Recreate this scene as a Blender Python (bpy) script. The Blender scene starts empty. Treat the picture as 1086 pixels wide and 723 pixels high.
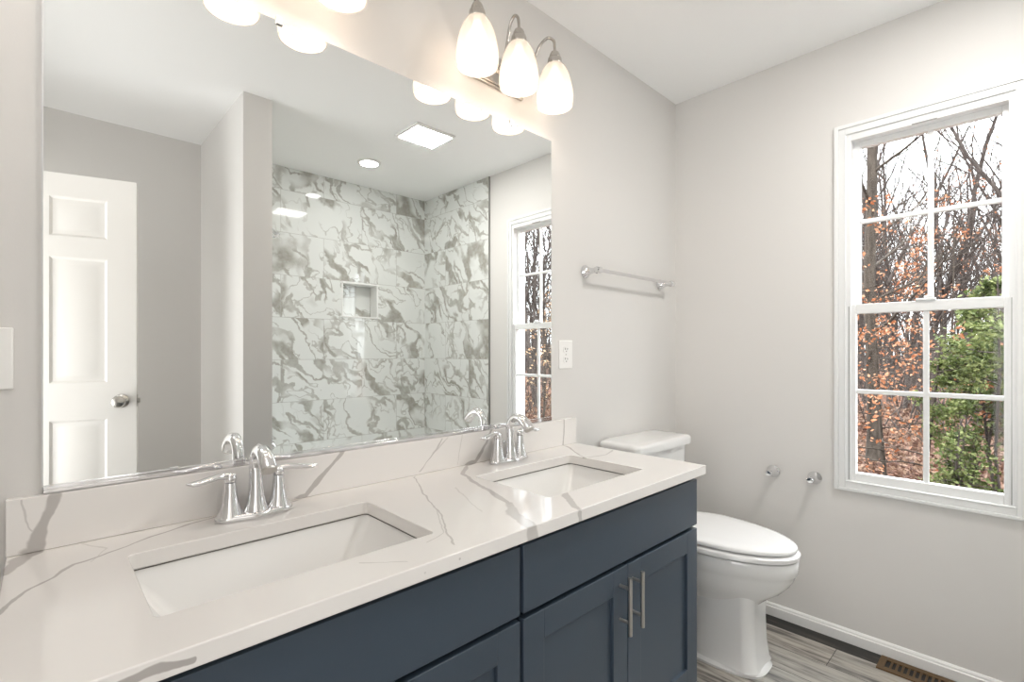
import bpy, bmesh, math, random
from mathutils import Vector, Matrix
C = bpy.context.scene
COL = C.collection
rnd = random.Random(7)
PI = math.pi
# ------------------------------------------------------------ camera, sky, lamps, exposure
cam_d = bpy.data.cameras.new('camera'); cam = bpy.data.objects.new('camera', cam_d); COL.objects.link(cam)
cam.location = (-1.6068, -1.3166, 1.2306)
cam.rotation_euler = (PI/2, 0, -0.7624)
cam_d.sensor_fit = 'HORIZONTAL'; cam_d.sensor_width = 36
cam_d.lens = 36*523.73/1086
cam_d.shift_y = 10.92/1086
cam_d.clip_start = 0.02; cam_d.clip_end = 400
C.camera = cam
SKY_STRENGTH = 7.6
BULB_W = 0.78          # each of the six vanity bulbs
BULB_COL = (1.0, 0.83, 0.69)
DOORWAY_FILL_W = 20.0  # unseen fill added outside the doorway to brighten the room
ENTRY_FILL_W = 3.2          # unseen ceiling lamp added near the entrance to brighten the room
ALCOVE_FILL_W = 3.4        # unseen fill added beside the door to brighten the alcove           
FAN_FILL_W = 9.0            # fill light added at the unlit extractor fan
DOWN_FILL_W = 1.0           # fill light added at the unlit shower lamp
C.view_settings.view_transform = 'Standard'
C.view_settings.look = 'None'
C.view_settings.exposure = 0.74
C.view_settings.gamma = 1.0
C.view_settings.use_curve_mapping = False
try:
    C.cycles.use_denoising = True
    C.cycles.max_bounces = 14; C.cycles.diffuse_bounces = 8; C.cycles.glossy_bounces = 8
    C.cycles.transmission_bounces = 8; C.cycles.transparent_max_bounces = 16
    C.cycles.sample_clamp_indirect = 6; C.cycles.caustics_reflective = False
except Exception: pass
w = bpy.data.worlds.new('overcast sky'); C.world = w; w.use_nodes = True
nt = w.node_tree; nt.nodes.clear()
def _n(t, ty, **k):
    n = t.nodes.new(ty)
    for a, b in k.items(): setattr(n, a, b)
    return n
wo = _n(nt, 'ShaderNodeOutputWorld'); bg = _n(nt, 'ShaderNodeBackground'); tc = _n(nt, 'ShaderNodeTexCoord')
sp = _n(nt, 'ShaderNodeSeparateXYZ'); mr = _n(nt, 'ShaderNodeMapRange')
mr.inputs['From Min'].default_value = 0; mr.inputs['From Max'].default_value = 1
mr.inputs['To Min'].default_value = .45; mr.inputs['To Max'].default_value = 1.4
nt.links.new(tc.outputs['Generated'], sp.inputs[0]); nt.links.new(sp.outputs[2], mr.inputs['Value'])
ms = _n(nt, 'ShaderNodeMath', operation='MULTIPLY'); ms.inputs[1].default_value = SKY_STRENGTH
nt.links.new(mr.outputs[0], ms.inputs[0]); nt.links.new(ms.outputs[0], bg.inputs['Strength'])
bg.inputs['Color'].default_value = (.93, .96, 1.0, 1); nt.links.new(bg.outputs[0], wo.inputs[0])
def area(name, loc, rot, sx, sy, W, col, shape='RECTANGLE'):
    l = bpy.data.lights.new(name, 'AREA'); l.shape = shape; l.size = sx; l.size_y = sy; l.energy = W; l.color = col
    o = bpy.data.objects.new(name, l); o.location = loc; o.rotation_euler = rot; COL.objects.link(o); return o
# unseen fill lights added beyond the left wall openings to brighten the room
area('doorway_fill', (-2.75, -1.40, 1.05), (0, -PI/2-.60, 0), 1.7, 1.1, DOORWAY_FILL_W, (1.0, .995, .99))
area('alcove_fill', (-2.45, -2.14, 1.15), (0, -PI/2-.15, 0), 1.8, .42, ALCOVE_FILL_W, (1.0, .985, .965))

# ------------------------------------------------------------ measured sizes
XR = .8705; H = 2.5611; XL = -2.0; YB = -2.39; YSH = -2.414
YS = -1.4714; XP = -.857; XQ = -.717; YT = -1.5389
HC = .851; CD = .572; CXL = -1.6535
# ------------------------------------------------------------ materials
def mat(name, col=(.8,.8,.8), rough=.5, metal=0, spec=.5, coat=0):
    m = bpy.data.materials.new(name); m.use_nodes = True
    b = m.node_tree.nodes['Principled BSDF']
    b.inputs['Base Color'].default_value = (*col, 1); b.inputs['Roughness'].default_value = rough
    b.inputs['Metallic'].default_value = metal
    b.inputs['Specular IOR Level'].default_value = spec
    b.inputs['Coat Weight'].default_value = coat
    return m
def nodes(m): return m.node_tree, m.node_tree.nodes['Principled BSDF']
def math_(t, op, a, b=None, c=None, clamp=False):
    n = _n(t, 'ShaderNodeMath', operation=op); n.use_clamp = clamp
    for i, v in enumerate((a, b, c)):
        if v is None: continue
        if isinstance(v, (int, float)): n.inputs[i].default_value = v
        else: t.links.new(v, n.inputs[i])
    return n.outputs[0]
def vmath(t, op, a, b=None, out=0):
    n = _n(t, 'ShaderNodeVectorMath', operation=op)
    for i, v in enumerate((a, b)):
        if v is None: continue
        if isinstance(v, (tuple, list)): n.inputs[i].default_value = v
        elif isinstance(v, (int, float)): n.inputs[3].default_value = v
        else: t.links.new(v, n.inputs[i])
    return n.outputs[out]
def noise(t, vec, scale, detail=2, rough=.5, out='Fac'):
    n = _n(t, 'ShaderNodeTexNoise'); n.inputs['Scale'].default_value = scale
    n.inputs['Detail'].default_value = detail; n.inputs['Roughness'].default_value = rough
    if vec is not None: t.links.new(vec, n.inputs['Vector'])
    return n.outputs[out]
def ramp(t, fac, stops):
    n = _n(t, 'ShaderNodeValToRGB'); e = n.color_ramp.elements
    while len(e) < len(stops): e.new(.5)
    for i, (p, c) in enumerate(stops):
        e[i].position = p; e[i].color = (*c, 1) if len(c) == 3 else c
    t.links.new(fac, n.inputs[0]); return n.outputs[0]
def mixc(t, f, a, b):
    n = _n(t, 'ShaderNodeMix', data_type='RGBA')
    for s, v in ((n.inputs[0], f), (n.inputs[6], a), (n.inputs[7], b)):
        if isinstance(v, (int, float)): s.default_value = v
        elif isinstance(v, tuple): s.default_value = (*v, 1)
        else: t.links.new(v, s)
    return n.outputs[2]
def gpos(t): return _n(t, 'ShaderNodeNewGeometry').outputs['Position']
def bump(t, b, h, strength, dist=.002):
    n = _n(t, 'ShaderNodeBump'); n.inputs['Strength'].default_value = strength; n.inputs['Distance'].default_value = dist
    t.links.new(h, n.inputs['Height']); t.links.new(n.outputs[0], b.inputs['Normal'])
def paint(name, col, rough=.55, bs=.25):
    m = mat(name, col, rough, spec=.3); t, b = nodes(m)
    p = gpos(t); v = noise(t, p, 2.2, 3)
    c = mixc(t, math_(t, 'MULTIPLY', v, .06), col, tuple(x*.8 for x in col)); t.links.new(c, b.inputs['Base Color'])
    bump(t, b, noise(t, p, 260, 2), bs, .0006); return m
M = {}
M['wall'] = paint('greige wall paint', (.72,.707,.69))
M['ceil'] = paint('white ceiling paint', (.95,.955,.955))
M['trim'] = mat('white satin trim paint', (.86,.86,.85), .32)
M['vinyl'] = mat('white window vinyl', (.80,.81,.81), .3)
M['doorp'] = mat('white door paint', (.84,.82,.79), .38)
M['porc'] = mat('white glazed porcelain', (.80,.80,.795), .07, coat=.5)
M['sinkp'] = mat('white sink china', (.84,.835,.82), .12, coat=.4)
M['seat'] = mat('white toilet seat plastic', (.82,.82,.82), .18)
M['plate'] = mat('white switch plastic', (.88,.875,.86), .3)
M['dark'] = mat('dark slot', (.02,.02,.02), .6)
M['chrome'] = mat('polished chrome', (.78,.78,.79), .05, 1)
M['nickel'] = mat('satin nickel', (.55,.53,.5), .28, 1)
M['brnick'] = mat('brushed nickel lamp metal', (.5,.475,.44), .25, 1)
M['tub'] = mat('white tub acrylic', (.86,.86,.85), .15)
M['alu'] = mat('grey metal tile edge', (.32,.32,.31), .3, .8)
M['regis'] = mat('brown steel register', (.13,.075,.03), .45, .2)
M['caulk'] = mat('dark seam', (.13,.12,.11), .6)
M['mirror'] = mat('silvered mirror glass', (.93,.945,.935), 0.0, 1)
M['clip'] = mat('clear clip plastic', (.75,.76,.76), .1)
# navy cabinet paint
m = M['navy'] = mat('slate blue cabinet paint', (.045,.065,.09), .33); t, b = nodes(m)
v = noise(t, gpos(t), 3, 3)
t.links.new(mixc(t, v, (.04,.058,.082), (.052,.074,.102)), b.inputs['Base Color'])
# glass
m = M['glass'] = bpy.data.materials.new('window glass'); m.use_nodes = True; t = m.node_tree; t.nodes.clear()
o = _n(t, 'ShaderNodeOutputMaterial'); a = _n(t, 'ShaderNodeBsdfTransparent'); a.inputs[0].default_value = (.97,.98,.975,1)
g = _n(t, 'ShaderNodeBsdfGlossy'); g.inputs['Roughness'].default_value = 0
lw_ = _n(t, 'ShaderNodeLayerWeight'); fr_ = math_(t, 'ADD', .008, math_(t, 'MULTIPLY', math_(t, 'POWER', lw_.outputs['Facing'], 5), .5)); mx = _n(t, 'ShaderNodeMixShader')
t.links.new(fr_, mx.inputs[0]); t.links.new(a.outputs[0], mx.inputs[1]); t.links.new(g.outputs[0], mx.inputs[2]); t.links.new(mx.outputs[0], o.inputs[0])
# frosted lamp glass
m = M['frost'] = bpy.data.materials.new('frosted lamp glass'); m.use_nodes = True; t = m.node_tree; t.nodes.clear()
o = _n(t, 'ShaderNodeOutputMaterial'); a = _n(t, 'ShaderNodeBsdfTransparent'); a.inputs[0].default_value = (1,.97,.93,1)
tr = _n(t, 'ShaderNodeBsdfTranslucent'); tr.inputs[0].default_value = (.34,.31,.28,1)
df = _n(t, 'ShaderNodeBsdfPrincipled'); df.inputs['Base Color'].default_value = (.8,.77,.73,1); df.inputs['Roughness'].default_value = .25
em = _n(t, 'ShaderNodeEmission'); em.inputs[0].default_value = (1,.88,.76,1); em.inputs[1].default_value = .14
m1 = _n(t, 'ShaderNodeMixShader'); m1.inputs[0].default_value = .5
m2 = _n(t, 'ShaderNodeMixShader'); m2.inputs[0].default_value = .55; ad = _n(t, 'ShaderNodeAddShader')
t.links.new(tr.outputs[0], m1.inputs[1]); t.links.new(df.outputs[0], m1.inputs[2])
t.links.new(m1.outputs[0], m2.inputs[1]); t.links.new(a.outputs[0], m2.inputs[2])
t.links.new(m2.outputs[0], ad.inputs[0]); t.links.new(em.outputs[0], ad.inputs[1]); t.links.new(ad.outputs[0], o.inputs[0])
def emis(name, col, s):
    m = bpy.data.materials.new(name); m.use_nodes = True; t = m.node_tree; t.nodes.clear()
    o = _n(t, 'ShaderNodeOutputMaterial'); e = _n(t, 'ShaderNodeEmission'); e.inputs[0].default_value = (*col,1); e.inputs[1].default_value = s
    t.links.new(e.outputs[0], o.inputs[0]); return m
M['bulb'] = emis('glowing bulb', (1,.9,.78), 1.6)
M['lens'] = emis('added glow lens', (1,.98,.95), 1.15)  # glow added to the fan panel, shower lamp and entrance dome
# quartz with its long grey veins (positions belong to the slab)
VEINS = [  # (points, width, strength)
 ([(-1.655,-.11,HC),(-1.632,-.03,HC),(-1.619,-.02,HC),(-1.605,-.02,.905),(-1.59,-.02,.957)], .0115, .62),
 ([(-1.66,-.31,HC),(-1.634,-.244,HC),(-1.562,-.141,HC),(-1.5,-.113,HC),(-1.37,-.037,HC),(-1.30,-.02,HC)], .0038, .6),
 ([(-1.63,-.02,.955),(-1.621,-.02,.9),(-1.613,-.02,.885)], .0018, .35),
 ([(-1.54,-.145,HC),(-1.515,-.09,HC),(-1.545,-.03,HC)], .002, .25),
 ([(-1.013,-.02,.958),(-1.057,-.02,.917),(-1.107,-.02,.857),(-1.16,-.03,HC)], .0055, .6),
 ([(-.677,-.02,.956),(-.755,-.02,.856),(-.793,-.036,HC),(-.894,-.253,HC),(-.933,-.377,HC),(-1.017,-.529,HC),(-1.03,-.572,.84)], .0022, .5),
 ([(-.46,-.02,.957),(-.486,-.02,.918),(-.537,-.02,.857),(-.578,-.022,HC),(-.662,-.113,HC),(-.71,-.251,HC),(-.759,-.419,HC)], .007, .6),
 ([(-.759,-.419,HC),(-.80,-.47,HC),(-.825,-.53,HC),(-.842,-.572,.845),(-.833,-.572,.82)], .013, .5),
 ([(-.59,-.455,HC),(-.614,-.48,HC),(-.656,-.544,HC),(-.67,-.572,.845),(-.667,-.572,.82)], .010, .5),
 ([(-.079,-.02,.956),(-.079,-.02,.856),(-.077,-.033,HC),(-.14,-.12,HC),(-.204,-.226,HC)], .004, .55),
 ([(-.23,-.24,HC),(-.204,-.226,HC),(-.10,-.24,HC),(0,-.21,HC)], .005, .4),
 ([(-.773,-.212,HC),(-.82,-.34,HC),(-.846,-.422,HC)], .0025, .25),
 ([(-.907,-.305,HC),(-.991,-.47,HC),(-1.05,-.49,HC)], .0016, .35),
 ([(-.601,-.02,.956),(-.617,-.02,.86)], .0014, .3),
 ([(-.655,-.02,.957),(-.71,-.02,.917)], .002, .35),
 ([(-1.46,-.572,.834),(-1.5,-.572,.839),(-1.56,-.572,.836)], .006, .75),
 ([(-1.19,-.49,HC),(-1.13,-.54,HC),(-1.11,-.572,.84)], .002, .3),
]
m = M['quartz'] = mat('white veined quartz', (.86,.83,.80), .12, coat=.3); t, b = nodes(m)
P0 = gpos(t)
nz = _n(t, 'ShaderNodeTexNoise'); nz.inputs['Scale'].default_value = 9; nz.inputs['Detail'].default_value = 4; t.links.new(P0, nz.inputs['Vector'])
off = vmath(t, 'SUBTRACT', nz.outputs['Color'], (.5,.5,.5))
gn = _n(t, 'ShaderNodeNewGeometry').outputs['Normal']; dn = vmath(t, 'DOT_PRODUCT', off, gn, out=1)
gs = _n(t, 'ShaderNodeVectorMath', operation='SCALE'); t.links.new(gn, gs.inputs[0]); t.links.new(dn, gs.inputs[3])
sc_ = vmath(t, 'SCALE', vmath(t, 'SUBTRACT', off, gs.outputs[0]), .035); P = vmath(t, 'ADD', P0, sc_)
wn = noise(t, P0, 14, 3)
seg = bpy.data.node_groups.new('vein segment', 'ShaderNodeTree')
for nm, ty in (('P','NodeSocketVector'),('A','NodeSocketVector'),('D','NodeSocketVector'),('L2','NodeSocketFloat')):
    seg.interface.new_socket(nm, in_out='INPUT', socket_type=ty)
seg.interface.new_socket('Dist', in_out='OUTPUT', socket_type='NodeSocketFloat')
gi = _n(seg, 'NodeGroupInput'); go = _n(seg, 'NodeGroupOutput')
pa = vmath(seg, 'SUBTRACT', gi.outputs[0], gi.outputs[1])
dt = vmath(seg, 'DOT_PRODUCT', pa, gi.outputs[2], out=1)
h_ = math_(seg, 'DIVIDE', dt, gi.outputs[3], clamp=True)
sc2 = _n(seg, 'ShaderNodeVectorMath', operation='SCALE'); seg.links.new(gi.outputs[2], sc2.inputs[0]); seg.links.new(h_, sc2.inputs[3])
df_ = vmath(seg, 'SUBTRACT', pa, sc2.outputs[0]); ln = vmath(seg, 'LENGTH', df_, out=1)
seg.links.new(ln, go.inputs[0])
tot = None; last = None
for pts, wd, st in VEINS:
    dmin = None
    for A, B in zip(pts, pts[1:]):
        D = Vector(B)-Vector(A); g = t.nodes.new('ShaderNodeGroup'); g.node_tree = seg
        if last is None: pk = P
        else:
            ma = _n(t, 'ShaderNodeVectorMath', operation='MULTIPLY_ADD'); t.links.new(last, ma.inputs[0]); ma.inputs[1].default_value = (1e-7,0,0); t.links.new(P, ma.inputs[2]); pk = ma.outputs[0]
        t.links.new(pk, g.inputs[0]); last = g.outputs[0]; g.inputs[1].default_value = A; g.inputs[2].default_value = D; g.inputs[3].default_value = D.length_squared
        dmin = g.outputs[0] if dmin is None else math_(t, 'MINIMUM', dmin, g.outputs[0])
    r_ = math_(t, 'MULTIPLY', wn, wd*2)                      # width varies along the vein
    q = math_(t, 'DIVIDE', dmin, r_)
    mk = _n(t, 'ShaderNodeMapRange', interpolation_type='SMOOTHSTEP')
    mk.inputs['From Min'].default_value = .75; mk.inputs['From Max'].default_value = 1.15
    mk.inputs['To Min'].default_value = st; mk.inputs['To Max'].default_value = 0; t.links.new(q, mk.inputs['Value'])
    tot = mk.outputs[0] if tot is None else math_(t, 'MAXIMUM', tot, mk.outputs[0])
cloud = noise(t, P0, 1.7, 4)
basec = mixc(t, cloud, (.83,.81,.79), (.77,.745,.72))
t.links.new(mixc(t, tot, basec, (.30,.275,.26)), b.inputs['Base Color'])
# marble wall tile : 610 x 305, half bond
m = M['marble'] = mat('polished marble look tile', (.8,.8,.78), .045, spec=.8); t, b = nodes(m)
P0 = gpos(t); s = _n(t, 'ShaderNodeSeparateXYZ'); t.links.new(P0, s.inputs[0])
nrm = _n(t, 'ShaderNodeNewGeometry').outputs['Normal']; ns = _n(t, 'ShaderNodeSeparateXYZ'); t.links.new(nrm, ns.inputs[0])
isx = math_(t, 'GREATER_THAN', math_(t, 'ABSOLUTE', ns.outputs[0]), .5)
U = math_(t, 'ADD', math_(t, 'MULTIPLY', s.outputs[0], math_(t, 'SUBTRACT', 1, isx)), math_(t, 'MULTIPLY', math_(t, 'ADD', s.outputs[1], .17), isx))
Vr = math_(t, 'DIVIDE', math_(t, 'SUBTRACT', s.outputs[2], .250), .3065)
row = math_(t, 'FLOOR', Vr); vf = math_(t, 'FRACT', Vr)
sh = math_(t, 'MULTIPLY', math_(t, 'FLOORED_MODULO', row, 2), .5)
Ur = math_(t, 'ADD', math_(t, 'DIVIDE', math_(t, 'ADD', U, .055+.305), .625), sh)
colm = math_(t, 'FLOOR', Ur); uf = math_(t, 'FRACT', Ur)
eu = math_(t, 'MINIMUM', uf, math_(t, 'SUBTRACT', 1, uf)); ev = math_(t, 'MINIMUM', vf, math_(t, 'SUBTRACT', 1, vf))
gr = math_(t, 'MAXIMUM', math_(t, 'LESS_THAN', eu, .0022), math_(t, 'LESS_THAN', ev, .0045))
cb = _n(t, 'ShaderNodeCombineXYZ'); t.links.new(row, cb.inputs[0]); t.links.new(colm, cb.inputs[1]); t.links.new(isx, cb.inputs[2])
wh = _n(t, 'ShaderNodeTexWhiteNoise'); t.links.new(cb.outputs[0], wh.inputs['Vector'])
offs = vmath(t, 'SCALE', wh.outputs['Color'], 9.0)
Pt = vmath(t, 'ADD', P0, offs)
wz = _n(t, 'ShaderNodeTexNoise'); wz.inputs['Scale'].default_value = 2.0; wz.inputs['Detail'].default_value = 6; wz.inputs['Roughness'].default_value = .55
t.links.new(Pt, wz.inputs['Vector'])
Pw = vmath(t, 'ADD', Pt, vmath(t, 'SCALE', vmath(t, 'SUBTRACT', wz.outputs['Color'], (.5,.5,.5)), .42))
sx_ = _n(t, 'ShaderNodeSeparateXYZ'); t.links.new(Pw, sx_.inputs[0])
hz_ = math_(t, 'ADD', sx_.outputs[0], sx_.outputs[1])
da = math_(t, 'ADD', math_(t, 'MULTIPLY', hz_, -.62), math_(t, 'MULTIPLY', sx_.outputs[2], .78))
db = math_(t, 'ADD', math_(t, 'MULTIPLY', hz_, .78), math_(t, 'MULTIPLY', sx_.outputs[2], .62))
dcb = _n(t, 'ShaderNodeCombineXYZ'); t.links.new(da, dcb.inputs[0]); t.links.new(db, dcb.inputs[1])
Pd = dcb.outputs[0]
def vein(scale, width, seedoff, aniso=(.45,1.15,1), lo=.40, hi=.54):
    pv = vmath(t, 'MULTIPLY', vmath(t, 'ADD', Pd, (seedoff,seedoff*.7,seedoff)), aniso)
    v = noise(t, pv, scale, 2.0, .45)
    d = math_(t, 'ABSOLUTE', math_(t, 'SUBTRACT', v, .5))
    wv = math_(t, 'MULTIPLY', noise(t, vmath(t, 'ADD', Pt, (5.1+seedoff,2,1)), 4.5, 2), width*2)
    mk = _n(t, 'ShaderNodeMapRange', interpolation_type='SMOOTHSTEP'); mk.inputs['From Min'].default_value = .42; mk.inputs['From Max'].default_value = 1
    mk.inputs['To Min'].default_value = 1; mk.inputs['To Max'].default_value = 0
    t.links.new(math_(t, 'DIVIDE', d, wv), mk.inputs['Value'])
    msk = _n(t, 'ShaderNodeMapRange'); msk.inputs['From Min'].default_value = lo; msk.inputs['From Max'].default_value = hi
    t.links.new(noise(t, vmath(t, 'ADD', Pt, (seedoff,7,3)), 3.0, 2), msk.inputs['Value'])
    return math_(t, 'MULTIPLY', mk.outputs[0], msk.outputs[0])
v1 = vein(2.8, .037, 0, lo=.44, hi=.53); v2 = vein(4.6, .029, 3.3, lo=.36, hi=.48); v3 = vein(8, .024, 8.2, (.8,1,1), lo=.38, hi=.5)
fine = math_(t, 'ADD', .55, math_(t, 'MULTIPLY', noise(t, Pt, 30, 3), .8))
vv = math_(t, 'MAXIMUM', math_(t, 'MULTIPLY', v1, .95), math_(t, 'MAXIMUM', math_(t, 'MULTIPLY', v2, .8), math_(t, 'MULTIPLY', v3, .6)))
vv = math_(t, 'MULTIPLY', vv, fine, clamp=True)
veinc = mixc(t, noise(t, Pt, 5, 2), (.24,.225,.18), (.37,.355,.32))
basec = mixc(t, noise(t, Pt, 1.8, 3), (.84,.86,.845), (.72,.745,.73))
c = mixc(t, math_(t, 'MULTIPLY', vv, .9), basec, veinc)
c = mixc(t, gr, c, (.42,.42,.40))
t.links.new(c, b.inputs['Base Color']); t.links.new(math_(t, 'ADD', .045, math_(t, 'MULTIPLY', gr, .5)), b.inputs['Roughness'])
# weathered vinyl plank floor : planks run along y, one dark board by the window wall
m = M['floor'] = mat('weathered grey plank floor', (.3,.28,.25), .38); t, b = nodes(m)
P0 = gpos(t); s = _n(t, 'ShaderNodeSeparateXYZ'); t.links.new(P0, s.inputs[0])
xr = math_(t, 'DIVIDE', math_(t, 'SUBTRACT', s.outputs[0], .772), .152); xi = math_(t, 'FLOOR', xr); xf = math_(t, 'FRACT', xr)
yr = math_(t, 'ADD', math_(t, 'DIVIDE', s.outputs[1], 1.22), math_(t, 'MULTIPLY', xi, .37)); yi = math_(t, 'FLOOR', yr); yf = math_(t, 'FRACT', yr)
cb = _n(t, 'ShaderNodeCombineXYZ'); t.links.new(xi, cb.inputs[0]); t.links.new(yi, cb.inputs[1])
wh = _n(t, 'ShaderNodeTexWhiteNoise'); t.links.new(cb.outputs[0], wh.inputs['Vector'])
Pp = vmath(t, 'ADD', vmath(t, 'MULTIPLY', P0, (1,.11,1)), vmath(t, 'SCALE', wh.outputs['Color'], 7))
g1 = noise(t, Pp, 22, 6, .65); g2 = noise(t, vmath(t, 'MULTIPLY', Pp, (1,.6,1)), 60, 4, .6)
gg = math_(t, 'ADD', math_(t, 'MULTIPLY', g1, .7), math_(t, 'MULTIPLY', g2, .3))
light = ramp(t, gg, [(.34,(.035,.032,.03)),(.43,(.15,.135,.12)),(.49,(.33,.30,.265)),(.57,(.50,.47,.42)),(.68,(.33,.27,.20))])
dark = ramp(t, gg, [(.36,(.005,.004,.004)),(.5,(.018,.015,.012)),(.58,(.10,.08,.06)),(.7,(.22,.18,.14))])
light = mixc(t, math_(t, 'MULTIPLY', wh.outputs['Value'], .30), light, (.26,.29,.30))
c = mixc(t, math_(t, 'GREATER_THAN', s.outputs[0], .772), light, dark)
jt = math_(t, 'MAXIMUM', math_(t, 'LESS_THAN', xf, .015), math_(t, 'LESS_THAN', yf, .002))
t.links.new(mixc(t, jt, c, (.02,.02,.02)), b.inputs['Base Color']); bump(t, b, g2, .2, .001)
# outdoors
def bark(name, a, bcol):
    m = mat(name, a, .9, spec=.1); t, b = nodes(m); tcn = _n(t, 'ShaderNodeTexCoord')
    v = noise(t, vmath(t, 'MULTIPLY', tcn.outputs['Object'], (9,9,2)), 2.2, 5, .65)
    t.links.new(ramp(t, v, [(.35,a),(.65,bcol)]), b.inputs['Base Color']); return m
M['bark'] = bark('grey brown bark', (.026,.021,.019), (.078,.064,.057))
M['bark2'] = bark('mossy tan bark', (.018,.014,.011), (.058,.047,.038))
def leafm(name, cols, sc):
    m = mat(name, cols[0], .6, spec=.2); t, b = nodes(m); tcn = _n(t, 'ShaderNodeTexCoord')
    wn_ = _n(t, 'ShaderNodeTexVoronoi'); wn_.inputs['Scale'].default_value = sc; t.links.new(tcn.outputs['Object'], wn_.inputs['Vector'])
    f = math_(t, 'ADD', 0, wn_.outputs['Color'])
    n = len(cols); c = ramp(t, f, [(.15+.7*i/(n-1), cc) for i, cc in enumerate(cols)])
    t.links.new(c, b.inputs['Base Color'])
    tl = _n(t, 'ShaderNodeBsdfTranslucent'); t.links.new(c, tl.inputs[0]); mx = _n(t, 'ShaderNodeMixShader'); mx.inputs[0].default_value = .35
    om = t.nodes['Material Output']; t.links.new(b.outputs[0], mx.inputs[1]); t.links.new(tl.outputs[0], mx.inputs[2]); t.links.new(mx.outputs[0], om.inputs[0])
    return m
M['orange'] = leafm('dry orange beech leaves', [(.19,.062,.026),(.26,.10,.045),(.34,.19,.115),(.21,.072,.03)], 14)
M['tan'] = leafm('dry tan leaves', [(.17,.10,.055),(.27,.18,.11),(.36,.27,.18),(.22,.10,.05)], 11)
M['green'] = leafm('evergreen leaves', [(.026,.038,.010),(.07,.09,.024),(.15,.165,.065),(.045,.062,.018)], 16)
M['litter'] = leafm('fallen leaves', [(.045,.022,.016),(.10,.052,.036),(.20,.13,.09),(.06,.034,.024)], 11)
m = M['soil'] = mat('leaf covered ground', (.12,.05,.035), .95, spec=.1); t, b = nodes(m)
vo = _n(t, 'ShaderNodeTexVoronoi'); vo.inputs['Scale'].default_value = 13; t.links.new(gpos(t), vo.inputs['Vector'])
f = math_(t, 'ADD', math_(t, 'MULTIPLY', vo.outputs['Color'], .75), math_(t, 'MULTIPLY', noise(t, gpos(t), 1.2, 4), .3))
t.links.new(ramp(t, f, [(.1,(.025,.014,.010)),(.4,(.075,.038,.028)),(.7,(.13,.07,.05)),(1,(.2,.13,.09))]), b.inputs['Base Color'])
M['siding'] = mat('white painted siding', (.2,.2,.21), .6)

# ------------------------------------------------------------ mesh helpers
class MB:
    def __init__(s): s.v = []; s.f = []; s.m = []
    def add(s, vs, fs):
        n = len(s.v); s.v += [tuple(v) for v in vs]; s.f += [tuple(i+n for i in f) for f in fs]; return s
    def box(s, x0, x1, y0, y1, z0, z1):
        x0, x1 = min(x0,x1), max(x0,x1); y0, y1 = min(y0,y1), max(y0,y1); z0, z1 = min(z0,z1), max(z0,z1)
        return s.add([(x0,y0,z0),(x1,y0,z0),(x1,y1,z0),(x0,y1,z0),(x0,y0,z1),(x1,y0,z1),(x1,y1,z1),(x0,y1,z1)],
              [(0,3,2,1),(4,5,6,7),(0,1,5,4),(1,2,6,5),(2,3,7,6),(3,0,4,7)])
    def loft(s, rings, cap0=True, cap1=True, closed=True):
        n = len(rings[0]); vs = [p for r in rings for p in r]; fs = []
        for k in range(len(rings)-1):
            for i in range(n if closed else n-1):
                j = (i+1) % n; fs.append((k*n+i, k*n+j, (k+1)*n+j, (k+1)*n+i))
        if cap0: fs.append(tuple(range(n-1,-1,-1)))
        if cap1: fs.append(tuple((len(rings)-1)*n+i for i in range(n)))
        return s.add(vs, fs)
    def tube(s, pts, rad, n=12, caps=True, flat=None):
        pts = [Vector(p) for p in pts]; R = rad if isinstance(rad, (list,tuple)) else [rad]*len(pts)
        rings = []; up = None
        for i, p in enumerate(pts):
            d = (pts[min(i+1,len(pts)-1)]-pts[max(i-1,0)]).normalized()
            if up is None:
                up = Vector((0,0,1)) if abs(d.z) < .9 else Vector((0,1,0))
            u = up - d*up.dot(d); u = u.normalized() if u.length > 1e-6 else d.orthogonal().normalized(); up = u; r = d.cross(u)
            a = b_ = R[i]
            if flat: a, b_ = R[i], R[i]*flat[i]
            rings.append([p + r*math.cos(2*PI*k/n)*a + u*math.sin(2*PI*k/n)*b_ for k in range(n)])
        return s.loft(rings, caps, caps)
    def lathe(s, prof, c=(0,0,0), n=32, axis='z', cap0=True, cap1=True):
        c = Vector(c); rings = []
        for r, h in prof:
            ring = []
            for k in range(n):
                a = 2*PI*k/n; u, v_ = r*math.cos(a), r*math.sin(a)
                ring.append(c + (Vector((u,v_,h)) if axis == 'z' else Vector((h,u,v_)) if axis == 'x' else Vector((v_,h,u))))
            rings.append(ring)
        return s.loft(rings, cap0, cap1)
    def build(s, name, m, parent=None, smooth=True, bevel=0, seg=2, angle=35, fix=True, origin=None):
        L = Vector(origin) if origin is not None else Vector((0,0,0))
        if parent is not None:
            q = parent
            while q is not None: L += q.location; q = q.parent
        me = bpy.data.meshes.new(name)
        me.from_pydata([tuple(Vector(v)-L) for v in s.v], [], s.f)
        if fix:
            bm = bmesh.new(); bm.from_mesh(me); bmesh.ops.recalc_face_normals(bm, faces=bm.faces[:]); bm.to_mesh(me); bm.free()
        me.update(); me.materials.append(m)
        if smooth:
            me.shade_smooth(); me.set_sharp_from_angle(angle=math.radians(angle))
        o = bpy.data.objects.new(name, me); COL.objects.link(o)
        if parent is not None: o.parent = parent
        elif origin is not None: o.location = origin
        if bevel:
            bv = o.modifiers.new('bevel', 'BEVEL'); bv.width = bevel; bv.segments = seg; bv.limit_method = 'ANGLE'; bv.angle_limit = math.radians(40); bv.harden_normals = False
        return o
def tag(o, label, cat, group=None, kind=None):
    if label: o['label'] = label
    if cat: o['category'] = cat
    if group: o['group'] = group
    if kind: o['kind'] = kind
    return o
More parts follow.
